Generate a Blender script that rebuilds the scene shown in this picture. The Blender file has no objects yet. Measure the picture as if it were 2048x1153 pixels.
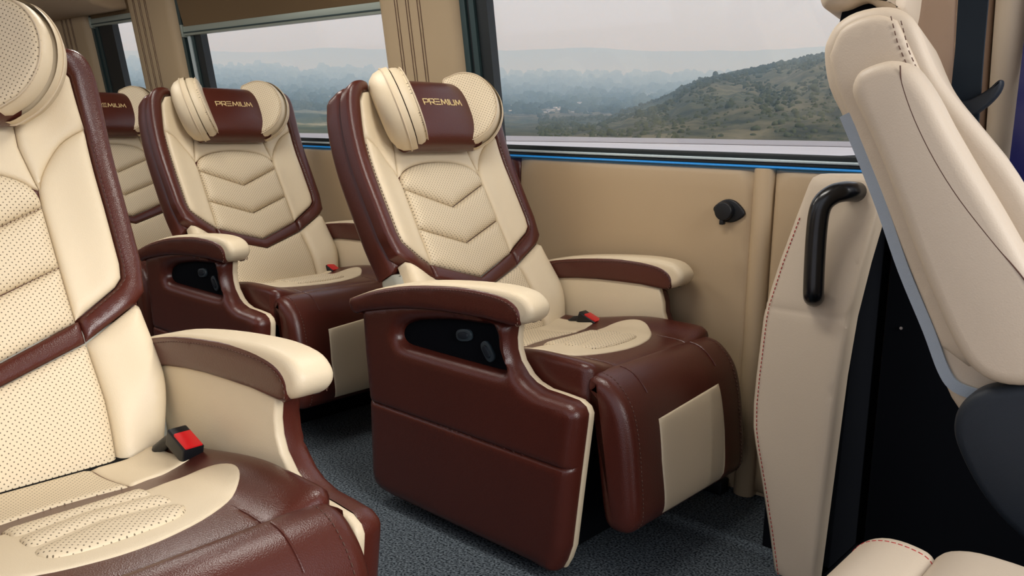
import bpy, bmesh, math, random
import numpy as np
from mathutils import Vector, Matrix, noise
from mathutils.geometry import delaunay_2d_cdt

random.seed(7)
scene = bpy.context.scene
COL = scene.collection
R = math.radians

# ------------------------------------------------------------------ camera
F_PX, PITCH, AZ, ROLL = 1724.8, .1867, .8451, .0146
cam_d = bpy.data.cameras.new('camera')
cam_d.sensor_fit = 'HORIZONTAL'
cam_d.sensor_width = 36.0
cam_d.lens = 36.0 * F_PX / 2048.0
cam_d.clip_start, cam_d.clip_end = .02, 30000
cam = bpy.data.objects.new('camera', cam_d)
COL.objects.link(cam)
_f = Vector((-math.cos(AZ)*math.cos(PITCH), math.sin(AZ)*math.cos(PITCH), -math.sin(PITCH)))
_r = Vector((math.sin(AZ), math.cos(AZ), 0))
_u = _r.cross(_f)
_r, _u = _r*math.cos(ROLL)+_u*math.sin(ROLL), _u*math.cos(ROLL)-_r*math.sin(ROLL)
cam.matrix_world = Matrix(((_r.x, _u.x, -_f.x, 0), (_r.y, _u.y, -_f.y, 0), (_r.z, _u.z, -_f.z, 1.08), (0, 0, 0, 1)))
scene.camera = cam

# ------------------------------------------------------------------ world, sun, exposure
world = bpy.data.worlds.new('hazy_sky')
scene.world = world
world.use_nodes = True
_bg = world.node_tree.nodes['Background']
_bg.inputs['Color'].default_value = (.77, .79, .885, 1)
_bg.inputs['Strength'].default_value = 1.06

sun_d = bpy.data.lights.new('sun', 'SUN')
sun_d.energy = 2.2
sun_d.angle = R(28)
sun_d.color = (1, .97, .93)
sun = bpy.data.objects.new('sun', sun_d)
COL.objects.link(sun)
sun.rotation_euler = Vector((-.86, .13, -.39)).to_track_quat('-Z', 'Y').to_euler()

scene.view_settings.view_transform = 'Standard'
scene.view_settings.look = 'None'
scene.view_settings.gamma = 1
scene.view_settings.use_curve_mapping = False
scene.view_settings.exposure = 0.14
scene.cycles.adaptive_threshold = .04
scene.cycles.volume_bounces = 1
scene.cycles.max_bounces = 6
scene.cycles.diffuse_bounces = 3
scene.cycles.glossy_bounces = 3
FILL_W = 5.5  # power of each added fill light under the ceiling

# ------------------------------------------------------------------ materials
def principled(name):
    m = bpy.data.materials.new(name)
    m.use_nodes = True
    nt = m.node_tree
    return m, nt, nt.nodes['Principled BSDF']

def noise_bump(nt, b, scale, strength, dist=.001, detail=3, tex='NOISE'):
    tc = nt.nodes.new('ShaderNodeTexCoord')
    if tex == 'VORONOI':
        t = nt.nodes.new('ShaderNodeTexVoronoi')
        out = t.outputs['Distance']
    else:
        t = nt.nodes.new('ShaderNodeTexNoise')
        t.inputs['Detail'].default_value = detail
        out = t.outputs['Fac']
    t.inputs['Scale'].default_value = scale
    nt.links.new(tc.outputs['Object'], t.inputs['Vector'])
    bu = nt.nodes.new('ShaderNodeBump')
    bu.inputs['Strength'].default_value = strength
    bu.inputs['Distance'].default_value = dist
    nt.links.new(out, bu.inputs['Height'])
    nt.links.new(bu.outputs['Normal'], b.inputs['Normal'])
    return t, tc, bu

def mottled(nt, b, tc, col, var, scale=6.0):
    n = nt.nodes.new('ShaderNodeTexNoise')
    n.inputs['Scale'].default_value = scale
    n.inputs['Detail'].default_value = 4
    nt.links.new(tc.outputs['Object'], n.inputs['Vector'])
    mx = nt.nodes.new('ShaderNodeMix')
    mx.data_type = 'RGBA'
    mx.inputs[6].default_value = (*[c*(1-var) for c in col], 1)
    mx.inputs[7].default_value = (*[min(1, c*(1+var)) for c in col], 1)
    nt.links.new(n.outputs['Fac'], mx.inputs[0])
    nt.links.new(mx.outputs[2], b.inputs['Base Color'])
    return mx

def leather(name, col, rough, grain=420, strength=.25, var=.05, coat=0.0):
    m, nt, b = principled(name)
    b.inputs['Roughness'].default_value = rough
    b.inputs['Specular IOR Level'].default_value = .52
    t, tc, bu = noise_bump(nt, b, grain, strength, .0012, 2, 'VORONOI')
    mottled(nt, b, tc, col, var)
    if coat:
        b.inputs['Coat Weight'].default_value = coat
        b.inputs['Coat Roughness'].default_value = .25
    return m

def perforated(name, col, rough):
    m, nt, b = principled(name)
    b.inputs['Roughness'].default_value = rough
    b.inputs['Specular IOR Level'].default_value = .4
    uv = nt.nodes.new('ShaderNodeUVMap')
    mp = nt.nodes.new('ShaderNodeMapping')
    mp.inputs['Rotation'].default_value = (0, 0, R(45))
    nt.links.new(uv.outputs['UV'], mp.inputs['Vector'])
    v = nt.nodes.new('ShaderNodeTexVoronoi')
    v.voronoi_dimensions = '2D'
    v.inputs['Scale'].default_value = 128
    v.inputs['Randomness'].default_value = 0
    nt.links.new(mp.outputs['Vector'], v.inputs['Vector'])
    rmp = nt.nodes.new('ShaderNodeMapRange')
    rmp.inputs['From Min'].default_value = .13
    rmp.inputs['From Max'].default_value = .19
    nt.links.new(v.outputs['Distance'], rmp.inputs['Value'])
    mx = nt.nodes.new('ShaderNodeMix')
    mx.data_type = 'RGBA'
    mx.inputs[6].default_value = (.16, .12, .075, 1)
    mx.inputs[7].default_value = (*col, 1)
    nt.links.new(rmp.outputs['Result'], mx.inputs[0])
    nt.links.new(mx.outputs[2], b.inputs['Base Color'])
    bu = nt.nodes.new('ShaderNodeBump')
    bu.inputs['Strength'].default_value = .5
    bu.inputs['Distance'].default_value = .001
    nt.links.new(rmp.outputs['Result'], bu.inputs['Height'])
    nt.links.new(bu.outputs['Normal'], b.inputs['Normal'])
    return m

def plain(name, col, rough=.5, metal=0.0, spec=.5, bump=None, emit=None):
    m, nt, b = principled(name)
    b.inputs['Base Color'].default_value = (*col, 1)
    b.inputs['Roughness'].default_value = rough
    b.inputs['Metallic'].default_value = metal
    b.inputs['Specular IOR Level'].default_value = spec
    if bump:
        noise_bump(nt, b, bump[0], bump[1], .001, 3)
    if emit:
        b.inputs['Emission Color'].default_value = (*emit[0], 1)
        b.inputs['Emission Strength'].default_value = emit[1]
    return m

def carpet(name, c0, c1, scale=420):
    m, nt, b = principled(name)
    b.inputs['Roughness'].default_value = 1
    b.inputs['Specular IOR Level'].default_value = .1
    t, tc, bu = noise_bump(nt, b, scale, .9, .004, 4)
    rp = nt.nodes.new('ShaderNodeMapRange')
    rp.inputs['From Min'].default_value = .36
    rp.inputs['From Max'].default_value = .66
    nt.links.new(t.outputs['Fac'], rp.inputs['Value'])
    mx = nt.nodes.new('ShaderNodeMix')
    mx.data_type = 'RGBA'
    mx.inputs[6].default_value = (*c0, 1)
    mx.inputs[7].default_value = (*c1, 1)
    nt.links.new(rp.outputs['Result'], mx.inputs[0])
    nt.links.new(mx.outputs[2], b.inputs['Base Color'])
    return m

def glass_pane(name):
    m = bpy.data.materials.new(name)
    m.use_nodes = True
    nt = m.node_tree
    nt.nodes.clear()
    o = nt.nodes.new('ShaderNodeOutputMaterial')
    tr = nt.nodes.new('ShaderNodeBsdfTransparent')
    tr.inputs['Color'].default_value = (.93, .95, .95, 1)
    gl = nt.nodes.new('ShaderNodeBsdfGlossy')
    gl.inputs['Roughness'].default_value = .02
    mx = nt.nodes.new('ShaderNodeMixShader')
    mx.inputs[0].default_value = .045
    nt.links.new(tr.outputs[0], mx.inputs[1])
    nt.links.new(gl.outputs[0], mx.inputs[2])
    nt.links.new(mx.outputs[0], o.inputs[0])
    return m

CREAM_C = (.72, .598, .412)
M = dict(
    cream=leather('cream_leather', CREAM_C, .48, 480, .16, .03),
    perf=perforated('cream_perforated_leather', CREAM_C, .5),
    brown=leather('brown_leather', (.076, .0158, .0096), .31, 430, .20, .10),
    seam=plain('dark_thread', (.10, .045, .03), .8),
    creamthread=plain('cream_thread', (.66, .54, .38), .8),
    redthread=plain('red_thread', (.42, .03, .03), .8),
    gold=plain('gold_embroidery', (.80, .62, .30), .45, 0, .6),
    walltan=leather('tan_wall_vinyl', (.45, .33, .198), .55, 300, .08, .03),
    pillar=leather('tan_pillar_vinyl', (.45, .34, .205), .55, 300, .08, .03),
    fascia=leather('beige_front_vinyl', (.57, .472, .355), .5, 380, .12, .03),
    gray=plain('gray_fabric', (.30, .30, .26), .9, 0, .2, (600, .4)),
    bluegray=plain('gray_blue_piping_fabric', (.34, .39, .44), .8, 0, .2, (700, .5)),
    black=plain('black_plastic', (.006, .007, .009), .42, 0, .4, (500, .15)),
    blacksoft=plain('black_matte', (.0022, .003, .005), .9, 0, .12),
    cover=plain('navy_black_plastic', (.010, .015, .022), .55, 0, .35, (900, .2)),
    button=plain('switch_plastic', (.03, .045, .055), .4),
    red=plain('red_buckle', (.62, .012, .015), .35),
    blackgloss=plain('black_gloss_tube', (.005, .006, .008), .24, 0, .5),
    floor=carpet('charcoal_carpet', (.008, .012, .017), (.16, .19, .215), 170),
    frame=plain('dark_teal_frame', (.035, .065, .068), .4, .3),
    gasket=plain('black_gasket', (.005, .010, .012), .5),
    rail=plain('silver_rail', (.50, .60, .63), .35, .15),
    blind=plain('brown_blind_fabric', (.15, .10, .052), .9, 0, .2, (900, .3)),
    bar=plain('greenish_aluminium_bar', (.34, .39, .34), .45, .35),
    led=plain('blue_led_strip', (.02, .2, .5), .4, 0, .5, None, ((.02, .30, .80), .3)),
    ceil=leather('ceiling_headliner', (.50, .38, .25), .8, 500, .1, .03),
    navy=plain('navy_blue_paint', (.012, .014, .10), .3),
    belt=plain('seat_belt_webbing', (.006, .014, .024), .7, 0, .3, (1500, .3)),
    concrete=None, glass=glass_pane('window_glass'),
    white=plain('fill_glow', (.8, .8, .78), .5, 0, .5, None, ((1, .93, .82), 6.0)),  # glowing face of the added fill lights
    chrome=plain('bright_screw', (.6, .6, .62), .25, 1),
)

# ------------------------------------------------------------------ mesh helpers
def obj(name, verts, faces, mat, parent=None, uvs=None, sharp=40):
    me = bpy.data.meshes.new(name)
    me.from_pydata([tuple(float(c) for c in v) for v in verts], [], [tuple(int(i) for i in f) for f in faces])
    if uvs is not None:
        ul = me.uv_layers.new(name='UVMap')
        idx = np.empty(len(me.loops), dtype=np.int32)
        me.loops.foreach_get('vertex_index', idx)
        ul.data.foreach_set('uv', np.asarray(uvs, dtype=np.float32)[idx].ravel())
    me.materials.append(mat)
    bm = bmesh.new()
    bm.from_mesh(me)
    bmesh.ops.recalc_face_normals(bm, faces=bm.faces)
    bm.to_mesh(me)
    bm.free()
    me.polygons.foreach_set('use_smooth', [True]*len(me.polygons))
    if sharp:
        me.set_sharp_from_angle(angle=R(sharp))
    o = bpy.data.objects.new(name, me)
    COL.objects.link(o)
    if parent is not None:
        o.parent = parent
    return o

def empty(name, loc=(0, 0, 0), rz=0):
    o = bpy.data.objects.new(name, None)
    COL.objects.link(o)
    o.location = loc
    o.rotation_euler = (0, 0, rz)
    return o

def tag(o, label=None, cat=None, group=None, kind=None):
    if label: o['label'] = label
    if cat: o['category'] = cat
    if group: o['group'] = group
    if kind: o['kind'] = kind
    return o

def spline(pts, n=6, closed=False):
    """Catmull-Rom through pts"""
    P = [np.array(p, float) for p in pts]
    N = len(P)
    out = []
    segs = N if closed else N-1
    for i in range(segs):
        if closed:
            a, b, c, d = P[(i-1) % N], P[i], P[(i+1) % N], P[(i+2) % N]
        else:
            b, c = P[i], P[i+1]
            a = P[i-1] if i > 0 else 2*b-c
            d = P[i+2] if i+2 < N else 2*c-b
        for k in range(n):
            t = k/n
            out.append(.5*((2*b)+(-a+c)*t+(2*a-5*b+4*c-d)*t*t+(-a+3*b-3*c+d)*t**3))
    if not closed:
        out.append(P[-1])
    return [tuple(p) for p in out]

def dens(poly, step, closed=True):
    out = []
    n = len(poly)
    for i in range(n if closed else n-1):
        a, b = np.array(poly[i], float), np.array(poly[(i+1) % n], float)
        k = max(1, int(math.ceil(np.linalg.norm(b-a)/step)))
        for j in range(k):
            out.append(a+(b-a)*j/k)
    if not closed:
        out.append(np.array(poly[-1], float))
    return np.array(out)

def inside(poly, pts):
    x, y = pts[:, 0], pts[:, 1]
    r = np.zeros(len(pts), bool)
    n = len(poly)
    j = n-1
    for i in range(n):
        xi, yi = poly[i]
        xj, yj = poly[j]
        if yi != yj:
            c = ((yi > y) != (yj > y)) & (x < (xj-xi)*(y-yi)/(yj-yi)+xi)
            r ^= c
        j = i
    return r

def segdist(pts, line, closed):
    d = np.full(len(pts), 1e9)
    n = len(line)
    for i in range(n if closed else n-1):
        a, b = np.array(line[i], float), np.array(line[(i+1) % n], float)
        ab = b-a
        L = ab@ab
        if L < 1e-14:
            continue
        t = np.clip(((pts-a)@ab)/L, 0, 1)
        q = a+t[:, None]*ab-pts
        d = np.minimum(d, np.sqrt((q*q).sum(1)))
    return d

def area2(poly):
    p = np.array(poly)
    q = np.roll(p, -1, 0)
    return (p[:, 0]*q[:, 1]-q[:, 0]*p[:, 1]).sum()

def pad(name, poly, surf, mat, parent, puff=.01, r=.02, step=.014, creases=(), skirt=.015, holes=(), base=0.0, uvscale=1.0, bound_free=None, sharp=50):
    """upholstered piece: outline poly in 2D, surf(a,b,h)->xyz, pillowed by puff near its edge"""
    loops = [dens(poly, step)]+[dens(h, step) for h in holes]
    P, E = [], []
    for L in loops:
        s = len(P)
        P += [tuple(p) for p in L]
        E += [(s+i, s+(i+1) % len(L)) for i in range(len(L))]
    nb = len(P)
    B = np.array(P)
    extra = []
    for L, sg in zip(loops, [1]+[-1]*len(holes)):
        ccw = area2(L) > 0
        t = np.roll(L, -1, 0)-np.roll(L, 1, 0)
        t /= np.maximum(np.linalg.norm(t, axis=1), 1e-9)[:, None]
        nrm = np.stack([-t[:, 1], t[:, 0]], 1)*(1 if ccw else -1)*sg
        for k in (.12, .35, .65):
            extra.append((L+nrm*r*k, r*k*.9))
    lo, hi = B.min(0), B.max(0)
    gx = np.arange(lo[0], hi[0]+step, step)
    gy = np.arange(lo[1], hi[1]+step, step*.87)
    G = np.array([(x+(step*.5 if j % 2 else 0), y) for j, y in enumerate(gy) for x in gx])
    cand = [(G, max(step*.6, r*.8))]+extra
    keep = []
    for Q, md in cand:
        ok = inside(poly, Q)
        for h in holes:
            ok &= ~inside(h, Q)
        Q = Q[ok]
        d = segdist(Q, poly, True)
        for h in holes:
            d = np.minimum(d, segdist(Q, h, True))
        keep.append(Q[d >= md])
    for line, dep, wid in creases:
        C0 = dens(line, step*.7, False)
        t = np.gradient(C0, axis=0)
        t /= np.maximum(np.linalg.norm(t, axis=1), 1e-9)[:, None]
        nn = np.stack([-t[:, 1], t[:, 0]], 1)
        for k in (0, -.6, .6, -1.3, 1.3, -2.4, 2.4):
            Q = C0+nn*k*wid
            ok = inside(poly, Q)
            for h in holes:
                ok &= ~inside(h, Q)
            Q = Q[ok]
            d = segdist(Q, poly, True)
            keep.append(Q[d > .003])
    I = np.concatenate(keep)
    # crease points
    allp = [Vector(p) for p in P]+[Vector(p) for p in I]
    vs, es, fs, *_ = delaunay_2d_cdt(allp, E, [], 0, 1e-6)
    V = np.array([tuple(v) for v in vs])
    T = np.array(fs)
    ctr = V[T].mean(1)
    ok = inside(poly, ctr)
    for h in holes:
        ok &= ~inside(h, ctr)
    T = T[ok]
    d = segdist(V, poly, True)
    for h in holes:
        d = np.minimum(d, segdist(V, h, True))
    k = np.clip(d/r, 0, 1)
    H = base+puff*np.sqrt(np.maximum(0, 1-(1-k)**2))
    for line, dep, wid in creases:
        dd = segdist(V, line, False)
        H -= dep*np.exp(-(dd/wid)**1.3)
    verts = [surf(a, b, h) for (a, b), h in zip(V, H)]
    faces = [tuple(t) for t in T]
    uv = [(a*uvscale, b*uvscale) for a, b in V]
    # skirt along boundary edges
    cnt = {}
    for t in T:
        for i in range(3):
            e = (t[i], t[(i+1) % 3])
            key = (min(e), max(e))
            if key in cnt:
                cnt[key] = None
            else:
                cnt[key] = e
    low = {}
    def lw(i):
        if i not in low:
            low[i] = len(verts)
            verts.append(surf(V[i][0], V[i][1], base-skirt))
            uv.append((V[i][0]*uvscale, V[i][1]*uvscale))
        return low[i]
    for key, e in cnt.items():
        if e is not None:
            a, b = e
            faces.append((b, a, lw(a), lw(b)))
    return obj(name, verts, faces, mat, parent, uv, sharp)

def rex(name, prof, t0, t1, r, fn, mat, parent=None, segs=4, sharp=38, r1=None, capstep=None):
    """closed profile swept from t0 to t1 with rounded rims; fn(a,b,t)->xyz"""
    p = np.array(prof, float)
    if area2(p) < 0:
        p = p[::-1]
    e = np.roll(p, -1, 0)-p
    e /= np.maximum(np.linalg.norm(e, axis=1), 1e-9)[:, None]
    n1 = np.stack([-e[:, 1], e[:, 0]], 1)
    n0 = np.roll(n1, 1, 0)
    nn = n0+n1
    L = np.linalg.norm(nn, axis=1)
    nn /= np.maximum(L, 1e-6)[:, None]
    c = np.clip((nn*n1).sum(1), .5, 1)
    nn /= c[:, None]
    r1 = r if r1 is None else r1
    rings = []
    for k in range(segs+1):
        a = k/segs*math.pi/2
        rings.append((t0+r*(1-math.sin(a)) if False else t0+r*(1-math.cos(math.pi/2-a))*0+r*(1-math.cos(a)), r*(1-math.sin(a))))
    for k in range(segs, -1, -1):
        a = k/segs*math.pi/2
        rings.append((t1-r1*(1-math.cos(a)), r1*(1-math.sin(a))))
    verts, faces, N = [], [], len(p)
    for t, ins in rings:
        for q in p+nn*ins:
            verts.append(fn(q[0], q[1], t))
    for k in range(len(rings)-1):
        for i in range(N):
            j = (i+1) % N
            faces.append((k*N+i, k*N+j, (k+1)*N+j, (k+1)*N+i))
    if capstep:
        for k in (0, len(rings)-1):
            t, ins = rings[k]
            ring = p+nn*ins
            lo, hi = ring.min(0), ring.max(0)
            G = np.array([(x, y) for x in np.arange(lo[0], hi[0], capstep) for y in np.arange(lo[1], hi[1], capstep)])
            G = G[inside([tuple(q) for q in ring], G)]
            G = G[segdist(G, ring, True) > capstep*.5]
            vs, es, fs, *_ = delaunay_2d_cdt([Vector(q) for q in ring]+[Vector(q) for q in G], [(i, (i+1) % N) for i in range(N)], [], 1, 1e-7)
            idx = {}
            for i, v in enumerate(vs):
                if i < N:
                    idx[i] = k*N+i
                else:
                    idx[i] = len(verts)
                    verts.append(fn(v[0], v[1], t))
            faces += [tuple(idx[i] for i in f) for f in fs]
    else:
        faces.append(tuple(range(N))[::-1])
        faces.append(tuple((len(rings)-1)*N+i for i in range(N)))
    return obj(name, verts, faces, mat, parent, None, sharp)

def box(name, lo, hi, mat, parent=None, bev=.0):
    (x0, y0, z0), (x1, y1, z1) = lo, hi
    if bev <= 0:
        v = [(x, y, z) for x in (x0, x1) for y in (y0, y1) for z in (z0, z1)]
        f = [(0, 1, 3, 2), (4, 6, 7, 5), (0, 4, 5, 1), (2, 3, 7, 6), (0, 2, 6, 4), (1, 5, 7, 3)]
        return obj(name, v, f, mat, parent, None, 30)
    c = []
    for cx, cy, a0 in ((x1-bev, z1-bev, 0), (x0+bev, z1-bev, 90), (x0+bev, z0+bev, 180), (x1-bev, z0+bev, 270)):
        for k in range(4):
            a = R(a0+30*k)
            c.append((cx+bev*math.cos(a), cy+bev*math.sin(a)))
    return rex(name, c, y0, y1, bev, lambda a, b, t: (a, t, b), mat, parent, 3)

def tube(name, path, rad, mat, parent=None, n=12, cap=True):
    P = [Vector(p) for p in path]
    rads = rad if isinstance(rad, (list, tuple)) else [rad]*len(P)
    up = Vector((.3, .2, .93))
    verts, faces = [], []
    for i, q in enumerate(P):
        t = (P[min(i+1, len(P)-1)]-P[max(i-1, 0)]).normalized()
        a = t.cross(up)
        if a.length < 1e-3:
            a = t.cross(Vector((1, 0, 0)))
        a.normalize()
        up = a.cross(t).normalized()
        for k in range(n):
            g = 2*math.pi*k/n
            verts.append(q+(a*math.cos(g)+up*math.sin(g))*rads[i])
    for i in range(len(P)-1):
        for k in range(n):
            j = (k+1) % n
            faces.append((i*n+k, i*n+j, (i+1)*n+j, (i+1)*n+k))
    if cap:
        faces.append(tuple(range(n))[::-1])
        faces.append(tuple((len(P)-1)*n+k for k in range(n)))
    return obj(name, verts, faces, mat, parent, None, 50)

def stitches(name, paths, mat, parent, ln=.0065, gap=.0045, wd=.0012):
    """rows of sewn thread: short raised dashes along 3D polylines"""
    V, Fc = [], []
    for path in paths:
        P = [Vector(p) for p in path]
        acc, on, rem = [], True, ln
        i = 0
        cur = P[0]
        seg = [cur.copy()]
        while i < len(P)-1:
            d = P[i+1]-cur
            L = d.length
            if L < rem:
                rem -= L
                cur = P[i+1]
                i += 1
                continue
            cur = cur+d*(rem/L)
            if on:
                a, b = seg[0], cur
                t = (b-a)
                if t.length > 1e-5:
                    t.normalize()
                    s1 = t.orthogonal().normalized()*wd
                    s2 = t.cross(s1).normalized()*wd
                    k = len(V)
                    for q in (a, b):
                        V += [q+s1, q+s2, q-s1, q-s2]
                    Fc += [(k, k+1, k+5, k+4), (k+1, k+2, k+6, k+5), (k+2, k+3, k+7, k+6), (k+3, k, k+4, k+7), (k+3, k+2, k+1, k), (k+4, k+5, k+6, k+7)]
                on, rem = False, gap
            else:
                on, rem = True, ln
                seg = [cur.copy()]
    o = obj(name, V, Fc, mat, parent, None, 0)
    o['kind'] = 'stuff'
    return o

def copy_tree(o, parent=None):
    c = o.copy()
    COL.objects.link(c)
    c.parent = parent
    for ch in list(o.children):
        copy_tree(ch, c)
    return c

def mir(poly):
    return [(-a, b) for a, b in poly][::-1]

def sstep(a, b, x):
    t = min(1, max(0, (x-a)/(b-a)))
    return t*t*(3-2*t)

# ------------------------------------------------------------------ outside: ground, hills, haze
def mat_ground():
    m, nt, b = principled('pale_concrete_apron')
    b.inputs['Roughness'].default_value = .9
    t, tc, bu = noise_bump(nt, b, 1.5, .2, .01)
    mottled(nt, b, tc, (.52, .48, .47), .06, .15)
    return m

def mat_terrain():
    m, nt, b = principled('wooded_hill_ground')
    b.inputs['Roughness'].default_value = 1
    b.inputs['Specular IOR Level'].default_value = .05
    tc = nt.nodes.new('ShaderNodeTexCoord')
    def nz(scale, detail=6):
        n = nt.nodes.new('ShaderNodeTexNoise')
        n.inputs['Scale'].default_value = scale
        n.inputs['Detail'].default_value = detail
        n.inputs['Roughness'].default_value = .65
        nt.links.new(tc.outputs['Object'], n.inputs['Vector'])
        return n
    n1, n2, n3 = nz(.09), nz(.012, 8), nz(.0035, 6)
    def ramp(src, stops):
        r = nt.nodes.new('ShaderNodeValToRGB')
        e = r.color_ramp.elements
        while len(e) < len(stops):
            e.new(.5)
        for q, (p, c) in zip(e, stops):
            q.position = p
            q.color = (*c, 1)
        nt.links.new(src, r.inputs['Fac'])
        return r
    r1 = ramp(n1.outputs['Fac'], [(.36, (.036, .036, .020)), (.47, (.085, .076, .042)), (.56, (.145, .12, .065)), (.7, (.20, .16, .09))])
    r2 = ramp(n2.outputs['Fac'], [(.40, (.020, .034, .024)), (.5, (.05, .068, .04)), (.58, (.10, .11, .06)), (.66, (.30, .26, .16))])
    mx = nt.nodes.new('ShaderNodeMix')
    mx.data_type = 'RGBA'
    mx.inputs[0].default_value = .5
    nt.links.new(r1.outputs[0], mx.inputs[6])
    nt.links.new(r2.outputs[0], mx.inputs[7])
    r3 = nt.nodes.new('ShaderNodeMapRange')
    r3.inputs['From Min'].default_value = .4
    r3.inputs['From Max'].default_value = .6
    nt.links.new(n3.outputs['Fac'], r3.inputs['Value'])
    nt.links.new(r3.outputs[0], mx.inputs[0])
    nt.links.new(mx.outputs[2], b.inputs['Base Color'])
    return m

EL_HILL = [(18, 5.1), (20.5, 4.86), (22.8, 4.49), (25.1, 3.98), (27.6, 3.57), (30, 2.98), (31.9, 1.95), (33.8, 1.05), (36.4, .22), (40.4, -.75), (44, -1.6), (90, -3)]
EL_FAR = [(5, 4.9), (22.5, 4.85), (30, 4.7), (36, 4.85), (42.5, 4.8), (50.2, 4.65), (54, 4.6), (58, 4.15), (66, 4.0), (90, 4.2)]
def terrain_z(phi, d):
    if d <= 124:
        return -.52
    hx = np.interp(phi, [q[0] for q in EL_HILL], [q[1] for q in EL_HILL])
    D1 = 430.0
    H1 = D1*math.tan(R(hx))+1.08
    t = (d-124)/(D1-124)
    P = Vector((phi*.35, math.log(d)*5.0, 1.3))
    if t <= 1:
        zh = -.6+(H1+.6)*(t**.85)
        zh += 2.2*noise.fractal(Vector((phi*.25, d*.012, 4)), 1, 2, 4)*min(1, t*3)*min(1, (1-t)*3) if hx > -.6 else 0
    else:
        zh = H1-(d-D1)*.22
    zh += noise.noise(Vector((phi*2.2, d*.05, 7)))*.9*min(1, (d-124)/60)
    lg = math.log(d/124)/math.log(3200/124)
    el = -.78+4.0*min(1, lg)**1.1
    el += .22*noise.fractal(P, 1, 2, 5)*sstep(0, .25, lg)
    el += .05*noise.noise(Vector((phi*3, math.log(d)*30, 2)))*sstep(.1, .3, lg)
    if d > 3200:
        fx = np.interp(phi, [q[0] for q in EL_FAR], [q[1] for q in EL_FAR])
        g = sstep(3800, 7000, d)
        el = el-.55*sstep(3200, 4200, d)*(1-g)+(fx-el)*g+.16*noise.fractal(Vector((phi*.22, d*.0005, 9)), 1, 2, 5)*g
        if d > 7300:
            el -= (d-7300)/1500
    zv = d*math.tan(R(el))+1.08
    return max(zh, zv)

M['concrete'] = mat_ground()
_dv = [(0, 0, -.5)]+[(-math.sin(R(a))*122, math.cos(R(a))*122, -.5) for a in range(-60, 121, 3)]
_df = [(0, i, i+1) for i in range(1, len(_dv)-1)]
apron = obj('ground', _dv+[(-math.sin(R(a))*122, math.cos(R(a))*122, -.5) for a in range(120, 301, 6)],
            _df+[(0, len(_dv)+i, len(_dv)+i+1) for i in range(30)], M['concrete'])
tag(apron, 'pale concrete apron outside the windows', 'ground', kind='structure')
_rv, _rf = [], []
for i, a in enumerate(np.arange(-10, 100, 2.0)):
    for d, z in ((88, -.46), (88, -.38), (121, -.36), (121, -.55)):
        _rv.append((-math.sin(R(a))*d, math.cos(R(a))*d, z))
    if i:
        for k in range(3):
            _rf.append(((i-1)*4+k, (i-1)*4+k+1, i*4+k+1, i*4+k))
road = obj('road', _rv, _rf, plain('grey_road_surface', (.36, .33, .33), .9, 0, .2, (2, .3)))
tag(road, 'darker grey road strip along the edge of the apron', 'road', kind='structure')

_ph = np.linspace(4, 84, 340)
_ds = np.concatenate([[123.0], np.geomspace(126, 440, 110), np.geomspace(450, 3300, 120), np.geomspace(3400, 8200, 40)])
_tv = []
for d in _ds:
    for ph in _ph:
        _tv.append((-math.sin(R(ph))*d, math.cos(R(ph))*d, terrain_z(ph, d)))
_n = len(_ph)
_tf = [(i*_n+j, i*_n+j+1, (i+1)*_n+j+1, (i+1)*_n+j) for i in range(len(_ds)-1) for j in range(_n-1)]
terr = obj('hills', _tv, _tf, mat_terrain(), None, None, 0)
tag(terr, 'wooded hillside and hazy valley with far mountain ridges', 'hills', kind='structure')

def blobs(name, spots, mat, seed):
    """low faceted crowns at (x,y,z,r)"""
    rnd = random.Random(seed)
    t = (1+5**.5)/2
    ico = np.array([(-1, t, 0), (1, t, 0), (-1, -t, 0), (1, -t, 0), (0, -1, t), (0, 1, t), (0, -1, -t), (0, 1, -t), (t, 0, -1), (t, 0, 1), (-t, 0, -1), (-t, 0, 1)])/math.hypot(1, t)
    icf = [(0, 11, 5), (0, 5, 1), (0, 1, 7), (0, 7, 10), (0, 10, 11), (1, 5, 9), (5, 11, 4), (11, 10, 2), (10, 7, 6), (7, 1, 8), (3, 9, 4), (3, 4, 2), (3, 2, 6), (3, 6, 8), (3, 8, 9), (4, 9, 5), (2, 4, 11), (6, 2, 10), (8, 6, 7), (9, 8, 1)]
    V, Fc = [], []
    for x, y, z, r in spots:
        k = len(V)
        sx, sy, sz = r*rnd.uniform(.8, 1.3), r*rnd.uniform(.8, 1.3), r*rnd.uniform(.7, 1.2)
        for q in ico:
            j = rnd.uniform(.8, 1.15)
            V.append((x+q[0]*sx*j, y+q[1]*sy*j, z+sz*.5+q[2]*sz*j))
        Fc += [(k+a, k+b, k+c) for a, b, c in icf]
    return obj(name, V, Fc, mat, None, None, 0)

def mat_tree(name, c0, c1, sc):
    m, nt, b = principled(name)
    b.inputs['Roughness'].default_value = 1
    b.inputs['Specular IOR Level'].default_value = .05
    tc = nt.nodes.new('ShaderNodeTexCoord')
    mx = mottled(nt, b, tc, (.1, .1, .1), .1, sc)
    mx.inputs[6].default_value = (*c0, 1)
    mx.inputs[7].default_value = (*c1, 1)
    return m

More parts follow.
